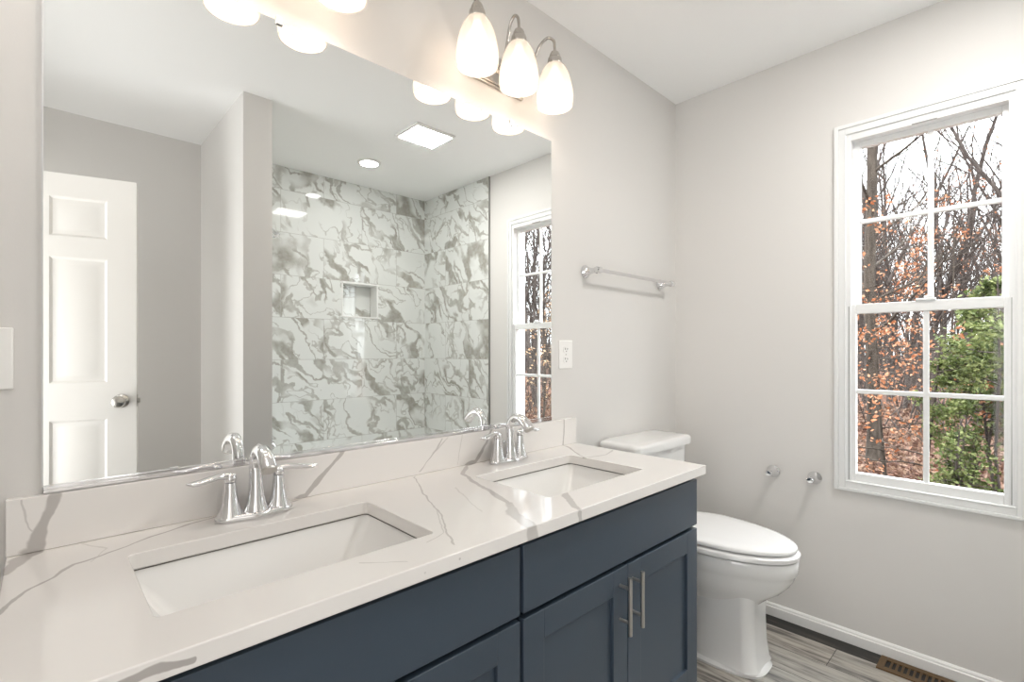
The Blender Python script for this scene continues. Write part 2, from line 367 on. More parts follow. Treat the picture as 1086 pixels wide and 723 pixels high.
def thing(name, loc, label, cat, group=None):
    o = bpy.data.objects.new(name, None); COL.objects.link(o); o.location = loc; o.empty_display_size = .1
    return tag(o, label, cat, group)
def struct(o): o['kind'] = 'structure'; return o
def copy_tree(o, parent=None):
    c = o.copy(); COL.objects.link(c); c.parent = parent
    for ch in list(o.children): copy_tree(ch, c)
    return c
def B(*a): return MB().box(*a)
def rrect(x0, x1, y0, y1, z, r, n=5):
    pts = []
    for cx, cy, a0 in ((x1-r,y1-r,0),(x0+r,y1-r,PI/2),(x0+r,y0+r,PI),(x1-r,y0+r,1.5*PI)):
        for k in range(n+1):
            a = a0+PI/2*k/n; pts.append((cx+r*math.cos(a), cy+r*math.sin(a), z))
    return pts
def slab(outer, holes, z0, z1):
    bm = bmesh.new(); es = []
    for loop in [outer]+holes:
        vs = [bm.verts.new((p[0],p[1],z1)) for p in loop]
        es += [bm.edges.new((vs[i], vs[(i+1)%len(vs)])) for i in range(len(vs))]
    bmesh.ops.triangle_fill(bm, edges=es, use_beauty=True)
    r = bmesh.ops.extrude_face_region(bm, geom=bm.faces[:])
    for v in [g for g in r['geom'] if isinstance(g, bmesh.types.BMVert)]: v.co.z = z0
    bm.verts.ensure_lookup_table(); bm.verts.index_update()
    m = MB(); m.v = [tuple(v.co) for v in bm.verts]; m.f = [tuple(v.index for v in f.verts) for f in bm.faces]; bm.free(); return m

# ------------------------------------------------------------ room shell
T = .13
struct(MB().box(XL-1.4, XR+T, -2.7, T, -.12, 0).build('floor', M['floor'], smooth=False))
struct(MB().box(XL-1.4, XR+T, -2.7, T, H, H+.12).build('ceiling', M['ceil'], smooth=False))
struct(B(XL-T, XR+T, 0, T, 0, H).build('wall_back', M['wall'], smooth=False))
# window wall with the opening
WY0, WY1, WZ0, WZ1 = -.775, -1.29, .682, 2.150
mb = MB()
mb.box(XR, XR+T, 0, WY0, 0, H); mb.box(XR, XR+T, WY1, -2.56, 0, H); mb.box(XR, XR+T, WY0, WY1, 0, WZ0); mb.box(XR, XR+T, WY0, WY1, WZ1, H)
struct(mb.build('wall_right', M['wall'], smooth=False))
# opposite wall with the shower niche recess
NX0, NX1, NZ0, NZ1 = .093, .405, 1.497, 1.777
mb = MB(); mb.box(XL-T, XP, YB, -2.56, 0, H)
mb.box(XP, NX0, YSH, -2.56, 0, H); mb.box(NX1, XR, YSH, -2.56, 0, H); mb.box(NX0, NX1, YSH, -2.56, 0, NZ0); mb.box(NX0, NX1, YSH, -2.56, NZ1, H)
mb.box(NX0, NX1, -2.53, -2.56, NZ0, NZ1)
struct(mb.build('wall_front', M['wall'], smooth=False))
struct(B(XP, XQ, YS, YSH, 0, H).build('wall_partition', M['wall'], smooth=False))
# left wall with the doorway, plus an unseen second opening added for fill light
DY0, DY1 = -1.105, -1.865
mb = MB(); mb.box(XL-T, XL, 0, DY0, 0, H); mb.box(XL-T, XL, DY1, -1.925, 0, H); mb.box(XL-T, XL, -2.365, -2.46, 0, H); mb.box(XL-T, XL, -1.925, -2.365, 2.06, H); mb.box(XL-T, XL, DY0, DY1, 2.06, H)
struct(mb.build('wall_left', M['wall'], smooth=False))
mb = MB(); mb.box(XL-1.4, XL-1.3, -.0, -2.56, 0, H); mb.box(XL-1.4, XL-T, .0, .1, 0, H); mb.box(XL-1.4, XL-T, -2.56, -2.66, 0, H)
struct(mb.build('wall_hall', M['wall'], smooth=False))
mb = MB()
for x0, x1 in ((XL-.001, XL+.014), (XL-T-.014, XL-T+.001)):
    mb.box(x0, x1, -1.925, -2.365, 2.06, 2.12)
    mb.box(x0, x1, DY0+.06, DY0, 0, 2.12); mb.box(x0, x1, DY1, DY1-.06, 0, 2.12); mb.box(x0, x1, DY0, DY1, 2.06, 2.12)
mb.box(XL-T, XL, DY0, DY0-.015, 0, 2.06); mb.box(XL-T, XL, DY1+.015, DY1, 0, 2.06); mb.box(XL-T, XL, DY0, DY1, 2.045, 2.06)
struct(mb.build('trim_1', M['trim'], bevel=.003))
# baseboards
def base_prof(name, p0, p1, n):
    """board of 55 mm with a stepped top from p0 to p1, n = outward normal"""
    prof = [(0,0),(.014,0),(.014,.040),(.010,.043),(.009,.050),(.004,.056),(0,.056)]
    rings = [[(p[0]+n[0]*a, p[1]+n[1]*a, z) for a, z in prof] for p in (p0, p1)]
    struct(MB().loft(rings).build(name, M['trim'], angle=25))
base_prof('baseboard_right', (XR,0), (XR,YT), (-1,0))
base_prof('baseboard_back', (.012,0), (XR-.014,0), (0,-1))
base_prof('baseboard_back.001', (XL,0), (CXL-.02,0), (0,-1))
base_prof('baseboard_left', (XL,0), (XL,DY0+.06), (1,0))
base_prof('baseboard_front', (XL,YB), (XP,YB), (0,1))
base_prof('baseboard_partition', (XP,YB+.014), (XP,YS), (-1,0))
base_prof('baseboard_partition.001', (XP-.014,YS), (XQ,YS), (0,1))
# tile
ty = YSH+.010
mb = MB(); mb.box(XQ, NX0, ty, YSH, 0, H); mb.box(NX1, XR, ty, YSH, 0, H); mb.box(NX0, NX1, ty, YSH, 0, NZ0); mb.box(NX0, NX1, ty, YSH, NZ1, H)
mb.box(NX0, NX1, -2.53, -2.520, NZ0, NZ1)
struct(mb.build('wall_tile_front', M['marble'], smooth=False))
struct(B(XR-.009, XR, YT, ty, 0, H-.001).build('wall_tile_right', M['marble'], smooth=False))
struct(B(XQ, XQ+.009, YT, ty, 0, H-.001).build('wall_tile_left', M['marble'], smooth=False))
struct(B(XR-.011, XR, YT, YT+.008, 0, H-.001).build('trim_2', M['alu'], smooth=False))
mb = MB(); w_ = .012
mb.box(NX0-w_, NX1+w_, ty+.004, ty-.106, NZ1-w_, NZ1); mb.box(NX0-w_, NX1+w_, ty+.004, ty-.106, NZ0, NZ0+w_)
mb.box(NX0, NX0+w_, ty+.004, ty-.106, NZ0, NZ1); mb.box(NX1-w_, NX1, ty+.004, ty-.106, NZ0, NZ1)
struct(mb.build('trim_3', M['trim'], bevel=.0015))

# ------------------------------------------------------------ window
win = thing('window_1', (XR, -1.032, .642), None, None); win['kind'] = 'structure'
def frame4(mb, x0, x1, y0, y1, z0, z1, wl, wr, wb, wt):
    """rectangular frame in the yz plane; y0 > y1"""
    mb.box(x0, x1, y0, y0-wl, z0, z1); mb.box(x0, x1, y1+wr, y1, z0, z1)
    mb.box(x0, x1, y0-wl, y1+wr, z0, z0+wb); mb.box(x0, x1, y0-wl, y1+wr, z1-wt, z1); return mb
CY0, CY1, CZ0, CZ1 = -.738, -1.3265, .642, 2.189
mb = MB(); frame4(mb, XR-.016, XR+.002, CY0, CY1, CZ0, CZ1, .016, .016, .012, .016)
frame4(mb, XR-.011, XR+.002, CY0-.016, CY1+.016, CZ0+.012, CZ1-.016, .024, .024, .028, .026)
frame4(mb, XR-.014, XR+.002, CY0-.036, CY1+.036, CZ0+.038, CZ1-.038, .006, .006, .005, .006)
mb.build('window_casing', M['vinyl'], win, bevel=.002)
mb = MB(); frame4(mb, XR-.006, XR+.11, -.776, -1.289, .680, 2.148, .022, .022, .006, .03)
mb.build('window_frame', M['vinyl'], win, bevel=.0015)
def sash(name, xf, y0, y1, z0, z1, sl, sb, st, muny, munz):
    s = frame4(MB(), xf, xf+.032, y0, y1, z0, z1, sl, sl, sb, st).build(name, M['vinyl'], win, bevel=.0025)
    mb = MB(); mb.box(xf+.008, xf+.022, muny+.009, muny-.009, z0+sb, z1-st)
    mb.box(xf+.0085, xf+.0215, y0-sl, y1+sl, munz-.009, munz+.009)
    mb.build('muntin', M['vinyl'], s, bevel=.003)
    B(xf+.0135, xf+.0165, y0-sl+.002, y1+sl-.002, z0+sb-.002, z1-st+.002).build('pane', M['glass'], s, smooth=False)
    return s
lo = sash('sash', XR+.002, -.782, -1.292+.006, .684, 1.428, .031, .036, .040, -1.040, 1.062)
up = sash('sash', XR+.036, -.790, -1.281, 1.396, 2.120, .032, .032, .026, -1.050, 1.780)
MB().box(XR-.006, XR+.016, -1.01, -1.07, 1.428, 1.437).tube([(XR+.004,-1.035,1.440),(XR+.004,-1.062,1.443)], .006, 10).build('sash_lock', M['vinyl'], lo, bevel=.002)
B(XR-.0145, XR-.010, -1.00, -1.075, 2.115, 2.119).build('vent_slot', M['alu'], win, smooth=False)
mb = MB(); mb.box(XR-.0068, XR-.0055, -.789, -.792, .69, 1.42); mb.box(XR-.0068,XR-.0055,-1.273,-1.276,.69,1.42); mb.build('jamb_groove', M['alu'], win, smooth=False)

# ------------------------------------------------------------ countertop, splash, sinks
S1 = (-1.489, -1.010, -.457, -.158); S2 = (-.652, -.200, -.457, -.152)
def hole(S, g=0): return [(p[0],p[1]) for p in rrect(S[0]-g, S[1]+g, S[2]-g, S[3]+g, 0, .012+g, 4)]
mb = slab([(CXL,-CD),(0,-CD),(0,-.0005),(CXL,-.0005)], [hole(S1), hole(S2)], HC-.030, HC)
tag(mb.build('countertop', M['quartz'], bevel=.0022, seg=3, origin=(-.83,-.29,HC-.03)), 'white quartz countertop with grey veins and two sink openings, on the blue vanity', 'countertop')
tag(B(CXL, 0, -.020, -.0005, HC+.0005, .956).build('backsplash', M['quartz'], bevel=.0015, origin=(-.83,-.01,HC)), 'low white quartz backsplash with grey veins along the wall under the mirror', 'backsplash')
def sink(S, label):
    x0, x1, y0, y1 = S; cx, cy = (x0+x1)/2, (y0+y1)/2
    tsink = thing('sink', (cx, cy, .68), label, 'sink', 'undermount sinks in the vanity top')
    zt = HC-.0305; rings = []
    prof = [(.010,0,0,zt,.016),(.004,0,0,zt-.003,.014),(.001,.001,0,zt-.02,.016),(-.022,-.010,-.010,zt-.05,.022),(-.052,-.025,-.022,zt-.095,.03),(-.066,-.034,-.032,zt-.118,.036),(-.085,-.055,-.052,zt-.130,.045),(-.17,-.10,-.10,zt-.135,.02)]
    rings.append(rrect(x0-.022, x1+.022, y0-.022, y1+.022, zt, .02))
    for dx, dyf, dyb, z, r in prof: rings.append(rrect(x0-dx, x1+dx, y0-dyf-(.004 if z>zt-.01 else 0), y1+dyb+(.004 if z>zt-.01 else 0), z, r))
    o = MB().loft(rings, False, True).build('basin', M['sinkp'], tsink, fix=True, angle=60)
    so = o.modifiers.new('thickness', 'SOLIDIFY'); so.thickness = -.008; so.offset = 1
    mb = MB(); r0 = rrect(x0-.002, x1+.002, y0-.002, y1+.002, zt-.0004, .012); r1 = rrect(x0-.002, x1+.002, y0-.002, y1+.002, zt-.0028, .012)
    mb.loft([r0, r1], False, False).build('sealant_line', M['caulk'], o)
    MB().lathe([(.0,.004),(.012,.004),(.013,.002),(.021,.0025),(.023,.0),(.023,-.01),(0,-.01)], (cx, cy, zt-.1345), 24).build('drain', M['chrome'], tsink)
    return tsink
sink(S1, 'larger looking white rectangular undermount sink nearest the camera, below the left faucet')
sink(S2, 'white rectangular undermount sink at the toilet end of the counter, below the right faucet')

# ------------------------------------------------------------ faucets
def faucet(cx, label):
    cy = -.072; z = HC
    r = thing('faucet', (cx, cy, z+.0005), label, 'faucet', 'chrome two handle faucets')
    mb = MB(); rings = []
    N = 48
    def outline(z_, k):
        pts = []
        for i in range(N):
            a = 2*PI*i/N; x = .083*k*math.copysign(abs(math.cos(a))**.75, math.cos(a)); 
            w0 = .027*k - .006*math.cos(min(1,abs(x)/.083)*PI*2-PI)*.5
            y = w0*math.copysign(abs(math.sin(a))**.8, math.sin(a)) - .010*(1-(x/.083)**2)
            pts.append((cx+x, cy+y, z_))
        return pts
    mb.loft([outline(z+.0005,.97), outline(z+.003,1.0), outline(z+.009,.99), outline(z+.0125,.93), outline(z+.014,.84)])
    mb.build('base_plate', M['chrome'], r, angle=50)
    # spout
    zb = z+.011
    pr = [(.027,0),(.0255,.006),(.021,.02),(.0178,.038),(.016,.055),(.0148,.065)]
    body = MB(); body.lathe(pr, (cx,cy-.006,zb), 28, cap1=False)
    path = [(0,.0,.063),(0,.001,.078),(0,.003,.096),(0,.002,.113),(0,-.005,.128),(0,-.017,.139),(0,-.033,.144),(0,-.050,.142),(0,-.066,.134),(0,-.080,.122),(0,-.090,.110)]
    rad = [.0149,.0143,.0138,.0135,.0135,.014,.0150,.0160,.0168,.0172,.0168]
    pts = [(cx, cy-.006+y, zb+zz) for x,y,zz in path]
    body.tube(pts, rad, 24, caps=False); sp_ = body.build('spout', M['chrome'], r, angle=60)
    e = Vector(pts[-1]); d = (e-Vector(pts[-2])).normalized()
    MB().tube([e-d*.0005, e+d*.004, e+d*.0045], [.0170,.0160,.012], 24).build('aerator', M['nickel'], sp_)
    # lift rod
    MB().tube([(cx,cy+.022,z+.01),(cx,cy+.026,z+.058)], .0022, 8).lathe([(.002,0),(.005,.003),(.0055,.008),(.004,.012),(0,.013)], (cx,cy+.026,z+.056), 12).build('lift_rod', M['chrome'], r)
    for s in (-1, 1):
        hx = cx+s*.052
        hb = MB().lathe([(.0265,0),(.025,.006),(.0205,.018),(.0168,.034),(.0142,.05),(.0128,.066),(.0124,.074)], (hx,cy,z+.010), 28).build('handle_base', M['chrome'], r)
        mb = MB(); mb.lathe([(.0118,.0),(.0132,.002),(.0132,.009),(.0125,.014),(.0085,.0185),(0,.0195)], (hx,cy,z+.085), 24)
        pp = [(0,0,.096),(s*.012,-.002,.1005),(s*.027,-.005,.101),(s*.045,-.008,.0985),(s*.062,-.011,.0955),(s*.076,-.014,.0955),(s*.087,-.016,.0975)]
        mb.tube([(hx+a, cy+b_, z+c_) for a,b_,c_ in pp], [.009,.0095,.0100,.012,.0135,.0115,.004], 16, flat=[1,.85,.65,.52,.48,.46,.6])
        mb.build('lever', M['chrome'], hb, angle=60)
    return r
faucet(-1.245, 'chrome two handle faucet behind the larger left sink')
faucet(-.432, 'chrome two handle faucet behind the right sink, nearer the window')

# ------------------------------------------------------------ vanity cabinets
def shaker(x0, x1, z0, z1, parent, side):
    yb, yf, st = -.5265, -.545, .067
    mb = MB(); mb.box(x0, x0+st, yf, yb, z0, z1); mb.box(x1-st, x1, yf, yb, z0, z1)
    mb.box(x0+st, x1-st, yf, yb, z1-st, z1); mb.box(x0+st, x1-st, yf, yb, z0, z0+st); mb.box(x0+st-.002, x1-st+.002, yf+.0095, yb, z0+st-.002, z1-st+.002)
    d = mb.build('door', M['navy'], parent, bevel=.0012)
    hx = (x1-.037) if side == 'r' else (x0+.021)
    mb = MB(); mb.tube([(hx,-.578,.4675),(hx,-.578,.6215)], .0058, 16)
    for zz in (.500,.592): mb.tube([(hx,yf+.0005,zz),(hx,-.578,zz)], .0045, 12)
    mb.build('handle', M['nickel'], d); return d
def cabinet(x0, x1, label, endpanel):
    r = thing('vanity_cabinet', ((x0+x1)/2, -.27, 0), label, 'cabinet', 'slate blue vanity cabinets')
    mb = MB(); yb = -.5255; th = .017
    mb.box(x0, x0+th, -.002, yb+.016, .0, HC-.0305); mb.box(x1-th, x1, -.002, yb if endpanel else yb+.016, 0, HC-.0305)
    yb += .016
    mb.box(x0+th, x1-th, -.002, yb, .10, .117); mb.box(x0+th, x1-th, -.002, -.01, .117, .80)
    mb.box(x0+th, x1-th, yb+.018, yb, .775, HC-.0305); mb.box(x0+th, x1-th, yb+.018, yb, .61, .66); mb.box(x0+th, x0+th+.03, yb+.018, yb, .117, .775); mb.box(x1-th-.03, x1-th, yb+.018, yb, .117, .775)
    mb.build('carcass', M['navy'], r, bevel=.0008)
    B(x0+th, x1-th, -.455, -.47, 0, .0995).build('toe_kick', M['navy'], r, smooth=False)
    B(x0+.0055, x1-(.001 if endpanel else .0055), -.545, -.5265, .650, .801).build('drawer_front', M['navy'], r, bevel=.0014)
    xm = (x0+x1)/2
    shaker(x0+.0055, xm-.0015, .122, .637, r, 'r'); shaker(xm+.0015, x1-(.001 if endpanel else .0055), .122, .637, r, 'l')
    return r
cabinet(-.8395, -.0085, 'slate blue shaker vanity cabinet under the right sink, beside the toilet', True)
cabinet(-1.6475, -.8395, 'slate blue shaker vanity cabinet under the left sink, cut off by the bottom edge', False)

# ------------------------------------------------------------ mirror
MX0, MX1, MZ0, MZ1 = -1.6026, -.1404, .9653, 2.065
mi = thing('wall_mirror', ((MX0+MX1)/2, -.003, MZ0), 'large frameless wall mirror above the vanity backsplash', 'mirror')
B(MX0, MX1, -.0065, -.001, MZ0, MZ1).build('mirror_glass', M['mirror'], mi, smooth=False)
mb = MB(); mb.box(MX0, MX1, -.0105, -.0008, MZ0-.0085, MZ0-.0005); mb.box(MX0, MX1, -.0105, -.0080, MZ0-.001, MZ0+.006)
mb.build('bottom_channel', M['chrome'], mi, bevel=.0006)
B(MX0-.0025, MX0, -.0065, -.001, MZ0, MZ1).build('polished_edge', M['clip'], mi, smooth=False); B(MX1, MX1+.0015, -.0065, -.001, MZ0, MZ1).build('polished_edge', M['clip'], mi, smooth=False)
for x in (-1.17, -.36):
    MB().box(x-.008, x+.008, -.012, -.0008, MZ1+.0005, MZ1+.012).box(x-.008, x+.008, -.012, -.0068, MZ1-.010, MZ1+.0005).build('clip', M['clip'], mi, bevel=.001)
B(-1.40, -1.385, -.0105, -.0068, MZ0+.0065, MZ0+.010).build('clip', M['clip'], mi, bevel=.001)

# ------------------------------------------------------------ vanity lights
def vanity_light(cx, label):
    r = thing('vanity_light', (cx, 0, 2.22), label, 'wall light', 'three shade vanity lights')
    mb = MB(); mb.box(cx-.135, cx+.135, -.014, -.0008, 2.165, 2.275); mb.box(cx-.128, cx+.128, -.020, -.0125, 2.172, 2.268)
    mb.build('backplate', M['brnick'], r, bevel=.003, seg=3)
    for k in (-1, 0, 1):
        sx = cx+k*.182; px = cx+k*.105; sy = -.128
        p0 = Vector((px,-.018,2.225))
        MB().lathe([(.014,0),(.0135,-.006),(.008,-.010),(0,-.011)], (px,-.018,2.225), 20, axis='y').build('rosette', M['brnick'], r)
        pts = [p0]
        A = Vector((px + (sx-px)*.15, -.045, 2.245)); 
        ctrl = [p0, Vector((px+(sx-px)*.1,-.045,2.235)), Vector((px+(sx-px)*.35,-.068,2.285)), Vector((px+(sx-px)*.6,-.083,2.345)), Vector((px+(sx-px)*.85,-.104,2.372)), Vector((sx,-.122,2.360)), Vector((sx,sy,2.335)), Vector((sx,sy,2.305))]
        pp = []
        for i in range(len(ctrl)-1):
            a_, b_, c_, d_ = ctrl[max(i-1,0)], ctrl[i], ctrl[i+1], ctrl[min(i+2,len(ctrl)-1)]
            for s in range(5):
                u = s/5; pp.append(.5*((2*b_)+(c_-a_)*u+(2*a_-5*b_+4*c_-d_)*u*u+(3*b_-a_-3*c_+d_)*u**3))
        pp.append(ctrl[-1])
        MB().tube(pp, .0052, 12).build('arm', M['brnick'], r)
        MB().lathe([(.006,.048),(.014,.046),(.019,.036),(.0205,.028),(.020,.026),(.025,.022),(.0262,.012),(.0262,0),(.024,-.004),(0,-.004)], (sx,sy,2.268), 24).build('shade_holder', M['brnick'], r)
        prof = [(.022,.152),(.032,.148),(.041,.136),(.050,.118),(.058,.094),(.0635,.068),(.067,.042),(.0675,.022),(.066,.008),(.0645,.0)]
        inner = [(a-.0025, h) for a, h in reversed(prof)]
        sh_ = MB().lathe(prof+inner, (sx,sy,2.118), 40, cap0=False, cap1=False).build('lamp_shade', M['frost'], r, angle=60)
        MB().lathe([(0,-.058),(.014,-.056),(.026,-.046),(.034,-.028),(.033,-.008),(.024,.012),(.016,.026),(.013,.045),(0,.046)], (sx,sy,2.212), 20).build('bulb', M['bulb'], sh_)
        l = bpy.data.lights.new('bulb_light', 'POINT'); l.energy = BULB_W; l.color = BULB_COL; l.shadow_soft_size = .03
        lo_ = bpy.data.objects.new('bulb_light', l); lo_.location = Vector((sx,sy,2.150))-r.location; lo_.parent = r; COL.objects.link(lo_)
    return r
vanity_light(-.4395, 'three shade frosted glass wall light in full view above the right end of the mirror')
vanity_light(-1.247, 'three shade frosted glass wall light above the left sink, cropped at the top')

# ------------------------------------------------------------ ceiling fittings
fx0, fx1, fy0, fy1 = -.035, .245, -1.385, -1.14
fan = thing('exhaust_fan', (.105,-1.262,H), 'square white extractor fan grille on the ceiling, seen in the mirror', 'exhaust fan')
mb = MB()
def ring4(mb, a, b_, z0, z1):
    x0, x1, y0, y1 = fx0+a, fx1-a, fy0+a, fy1-a
    mb.box(x0, x0+b_, y0, y1, z0, z1); mb.box(x1-b_, x1, y0, y1, z0, z1); mb.box(x0+b_, x1-b_, y0, y0+b_, z0, z1); mb.box(x0+b_, x1-b_, y1-b_, y1, z0, z1)
ring4(mb, 0, .03, H-.014, H-.0005); mb.build('grille_frame', M['trim'], fan, bevel=.004)
mb = MB()
for k in range(9):
    y = fy0+.034+k*.0225; mb.box(fx0+.031, fx1-.031, y, y+.013, H-.010, H-.004)
mb.build('grille', M['trim'], fan, bevel=.001)
B(fx0+.0305, fx1-.0305, fy0+.0305, fy1-.0305, H-.003, H-.0006).build('glow_panel', M['lens'], fan, smooth=False)  # added glow behind an unlit grille
fl = area('fan_fill_light', (0,0,-.017), (0,0,0), .25, .215, FAN_FILL_W, (1,.97,.93)); fl.parent = fan
dl = thing('recessed_light', (.07,-1.911,H), 'round flush white ceiling lamp over the shower, seen in the mirror', 'ceiling light')
MB().lathe([(.082,-.0005),(.082,-.004),(.074,-.009),(.066,-.008),(.064,-.004),(.064,-.0005)], (.07,-1.911,H), 40, cap0=False, cap1=False).build('trim_ring', M['trim'], dl)
MB().lathe([(0,-.003),(.064,-.003),(.064,-.001),(0,-.001)], (.07,-1.911,H), 40).build('lens', M['lens'], dl)
l_ = area('shower_fill_light', (0,0,-.0105), (0,0,0), .12, .12, DOWN_FILL_W, (1,.98,.96), 'DISK'); l_.parent = dl  # added output, the fitting itself is unlit

el = thing('added_ceiling_lamp', (-1.78,-.66,H), 'unseen round ceiling lamp with an opal dome, added to brighten the entrance end of the room', 'ceiling light')
MB().lathe([(0,-.0005),(.15,-.0005),(.15,-.018),(.145,-.022),(0,-.022)], (-1.78,-.66,H), 40).build('base_ring', M['brnick'], el)
MB().lathe([(.142,-.022),(.140,-.040),(.120,-.066),(.085,-.086),(.04,-.097),(0,-.100)], (-1.78,-.66,H), 40, cap0=False, cap1=False).build('opal_dome', M['lens'], el)
l = bpy.data.lights.new('entry_fill_light', 'POINT'); l.energy = ENTRY_FILL_W; l.color = (1,.995,.985); l.shadow_soft_size = .10
o = bpy.data.objects.new('entry_fill_light', l); o.location = (0,0,-.215); o.parent = el; COL.objects.link(o)

# ------------------------------------------------------------ outlet and switch
def plate(name, cx, label, cat):
    r = thing(name, (cx, 0, 1.2175), label, cat)
    B(cx-.042, cx+.042, -.006, -.0005, 1.160, 1.275).build('cover_plate', M['plate'], r, bevel=.003, seg=3); return r
ou = plate('power_outlet', -.049, 'white duplex power outlet on the wall right of the mirror', 'outlet')
for dz in (.0205, -.0205):
    f = MB().loft([rrect(-.066,-.032,1.2175+dz-.014,1.2175+dz+.014,0,.008)]*1+[rrect(-.066,-.032,1.2175+dz-.014,1.2175+dz+.014,.002,.008)])
    f.v = [(x, -.006-z, y) for x, y, z in f.v]; f = f.build('receptacle', M['plate'], ou)
    MB().box(-.057,-.0545,-.0085,-.0078,1.2175+dz-.001,1.2175+dz+.007).box(-.0435,-.041,-.0085,-.0078,1.2175+dz-.001,1.2175+dz+.006).lathe([(0,-.0004),(.0024,-.0004),(.0024,.0004),(0,.0004)], (-.049,-.0082,1.2175+dz-.0075), 10, axis='y').build('slots', M['dark'], f)
MB().lathe([(.003,0),(.0028,-.0012),(0,-.0015)], (-.049,-.0058,1.2175), 12, axis='y').build('screw', M['nickel'], ou)
sw = plate('light_switch', -1.685, 'white wall switch plate cut off by the left edge of the photo', 'light switch')
B(-1.7015, -1.6685, -.0075, -.0058, 1.184, 1.251).build('rocker', M['plate'], sw, bevel=.001)
B(-1.695, -1.675, -.0105, -.0070, 1.190, 1.2175).build('rocker_paddle', M['plate'], sw, bevel=.001)

# ------------------------------------------------------------ towel bar and paper holder posts
POST = [(0,0),(.0285,0),(.0285,.004),(.0255,.008),(.0185,.018),(.0135,.030),(.0115,.042),(.012,.052),(.0145,.056),(.0145,.060)]
tb = thing('towel_bar', (.39, 0, 1.572), 'chrome towel bar on the wall above the toilet tank', 'towel bar')
for x in (.084, .702):
    p = MB().lathe([(r_, -h-.0008) for r_, h in POST]+[(.0145,-.062)], (x,0,1.572), 28, axis='y').build('bar_post', M['chrome'], tb)
    MB().lathe([(0,-.019),(.009,-.018),(.0135,-.012),(.0135,.012),(.009,.018),(0,.019)], (x,-.070,1.572), 24, axis='x').build('end_knuckle', M['chrome'], p)
MB().tube([(.094,-.070,1.572),(.692,-.070,1.572)], .0078, 20).build('bar', M['chrome'], tb)
for y, lab in ((-.492, 'chrome paper holder post on the window wall, nearer the corner'), (-.662, 'chrome paper holder post on the window wall, nearer the window')):
    r = thing('paper_holder_post', (XR, y, .672), lab, 'toilet paper holder', 'paper holder posts')
    MB().lathe([(a, -h-.0008) for a, h in POST]+[(.0135,-.0605),(.0135,-.066),(.011,-.071),(0,-.073)], (XR,y,.672), 28, axis='x').build('post', M['chrome'], r)
    s = 1 if y > -.5 else -1
    MB().lathe([(0,s*.0),(.0085,0),(.0085,-s*.014),(.004,-s*.015),(.004,-s*.011),(0,-s*.011)], (XR-.060,y,.672), 18, axis='y').build('roller_socket', M['chrome'], r)

# ------------------------------------------------------------ toilet
TX = .407
to = thing('toilet', (TX, -.40, 0), 'white two piece toilet with closed lid between the vanity and the window wall', 'toilet')
def egg(z, yf, yb, hw, n=44, k=.62, e=1.0):
    z = z if z < .262 else .262+(z-.262)*1.21
    """outline with its tip towards -y"""
    yc = yb-(yb-yf)*(1-k); pts = []
    for i in range(n):
        a = 2*PI*i/n; c_, s_ = math.cos(a), math.sin(a)
        x = hw*math.copysign(abs(c_)**e, c_); L = (yb-yc) if s_ > 0 else (yc-yf)
        pts.append((TX+x, yc+L*math.copysign(abs(s_)**e, s_), z))
    return pts
mb = MB()
mb.loft([egg(0,-.628,-.12,.116,k=.5,e=.62), egg(.010,-.631,-.12,.118,k=.5,e=.62), egg(.018,-.624,-.125,.110,k=.5,e=.62), egg(.026,-.612,-.13,.098,k=.5,e=.62)])
mb.loft([rrect(TX-h_,TX+h_,yf_,-.36,z_,.045,7) for z_, yf_, h_ in ((.02,-.616,.106),(.035,-.610,.101),(.10,-.602,.097),(.20,-.598,.096),(.26,-.600,.098),(.30,-.60,.100))])
mb.loft([rrect(TX-.070,TX+.070,-.40,-.12,z_,.03,5) for z_ in (.02,.30)])
mb.loft([egg(.225,-.56,-.12,.080,k=.5,e=.8), egg(.245,-.590,-.11,.096,k=.5,e=.84),
  egg(.262,-.605,-.10,.108,k=.52,e=.86), egg(.285,-.634,-.10,.130,k=.55,e=.9), egg(.31,-.674,-.10,.154,k=.58,e=.94), egg(.335,-.700,-.10,.170,k=.6,e=.96), egg(.358,-.716,-.10,.180,k=.62), egg(.372,-.722,-.10,.184,k=.62), egg(.378,-.728,-.10,.189,k=.62), egg(.412,-.730,-.10,.191,k=.62), egg(.418,-.727,-.10,.188,k=.62), egg(.420,-.715,-.10,.178,k=.62)])
mb.loft([rrect(TX-.10,TX+.10,-.26,-.035,.10,.03), rrect(TX-.115,TX+.115,-.28,-.03,.30,.03), rrect(TX-.15,TX+.15,-.28,-.03,.36,.03), rrect(TX-.155,TX+.155,-.28,-.03,.4545,.03)])
mb.build('bowl', M['porc'], to, angle=50)
for s in (-1, 1):
    MB().lathe([(.0,.022),(.009,.021),(.0125,.015),(.014,.004),(.014,0)], (TX+s*.128,-.36,.0), 20).tube([(TX+s*.10,-.36,.008),(TX+s*.128,-.36,.008)], .015, 12).build('bolt_cap', M['porc'], to)
    # trapway contour on each side
    MB().tube([(TX+s*.055,-.44,.19),(TX+s*.070,-.38,.215),(TX+s*.086,-.32,.19),(TX+s*.086,-.27,.12),(TX+s*.086,-.22,.06),(TX+s*.082,-.16,.05)], [.012,.028,.036,.036,.034,.028], 16).build('trapway', M['porc'], to, angle=70)
mb = MB().loft([egg(.4215,-.700,-.225,.165,k=.64), egg(.4245,-.722,-.215,.184,k=.64), egg(.4265,-.733,-.21,.193,k=.64), egg(.438,-.735,-.21,.194,k=.64), egg(.4415,-.730,-.213,.190,k=.64), egg(.442,-.70,-.22,.165,k=.64)]); mb.build('seat', M['seat'], to, angle=50)
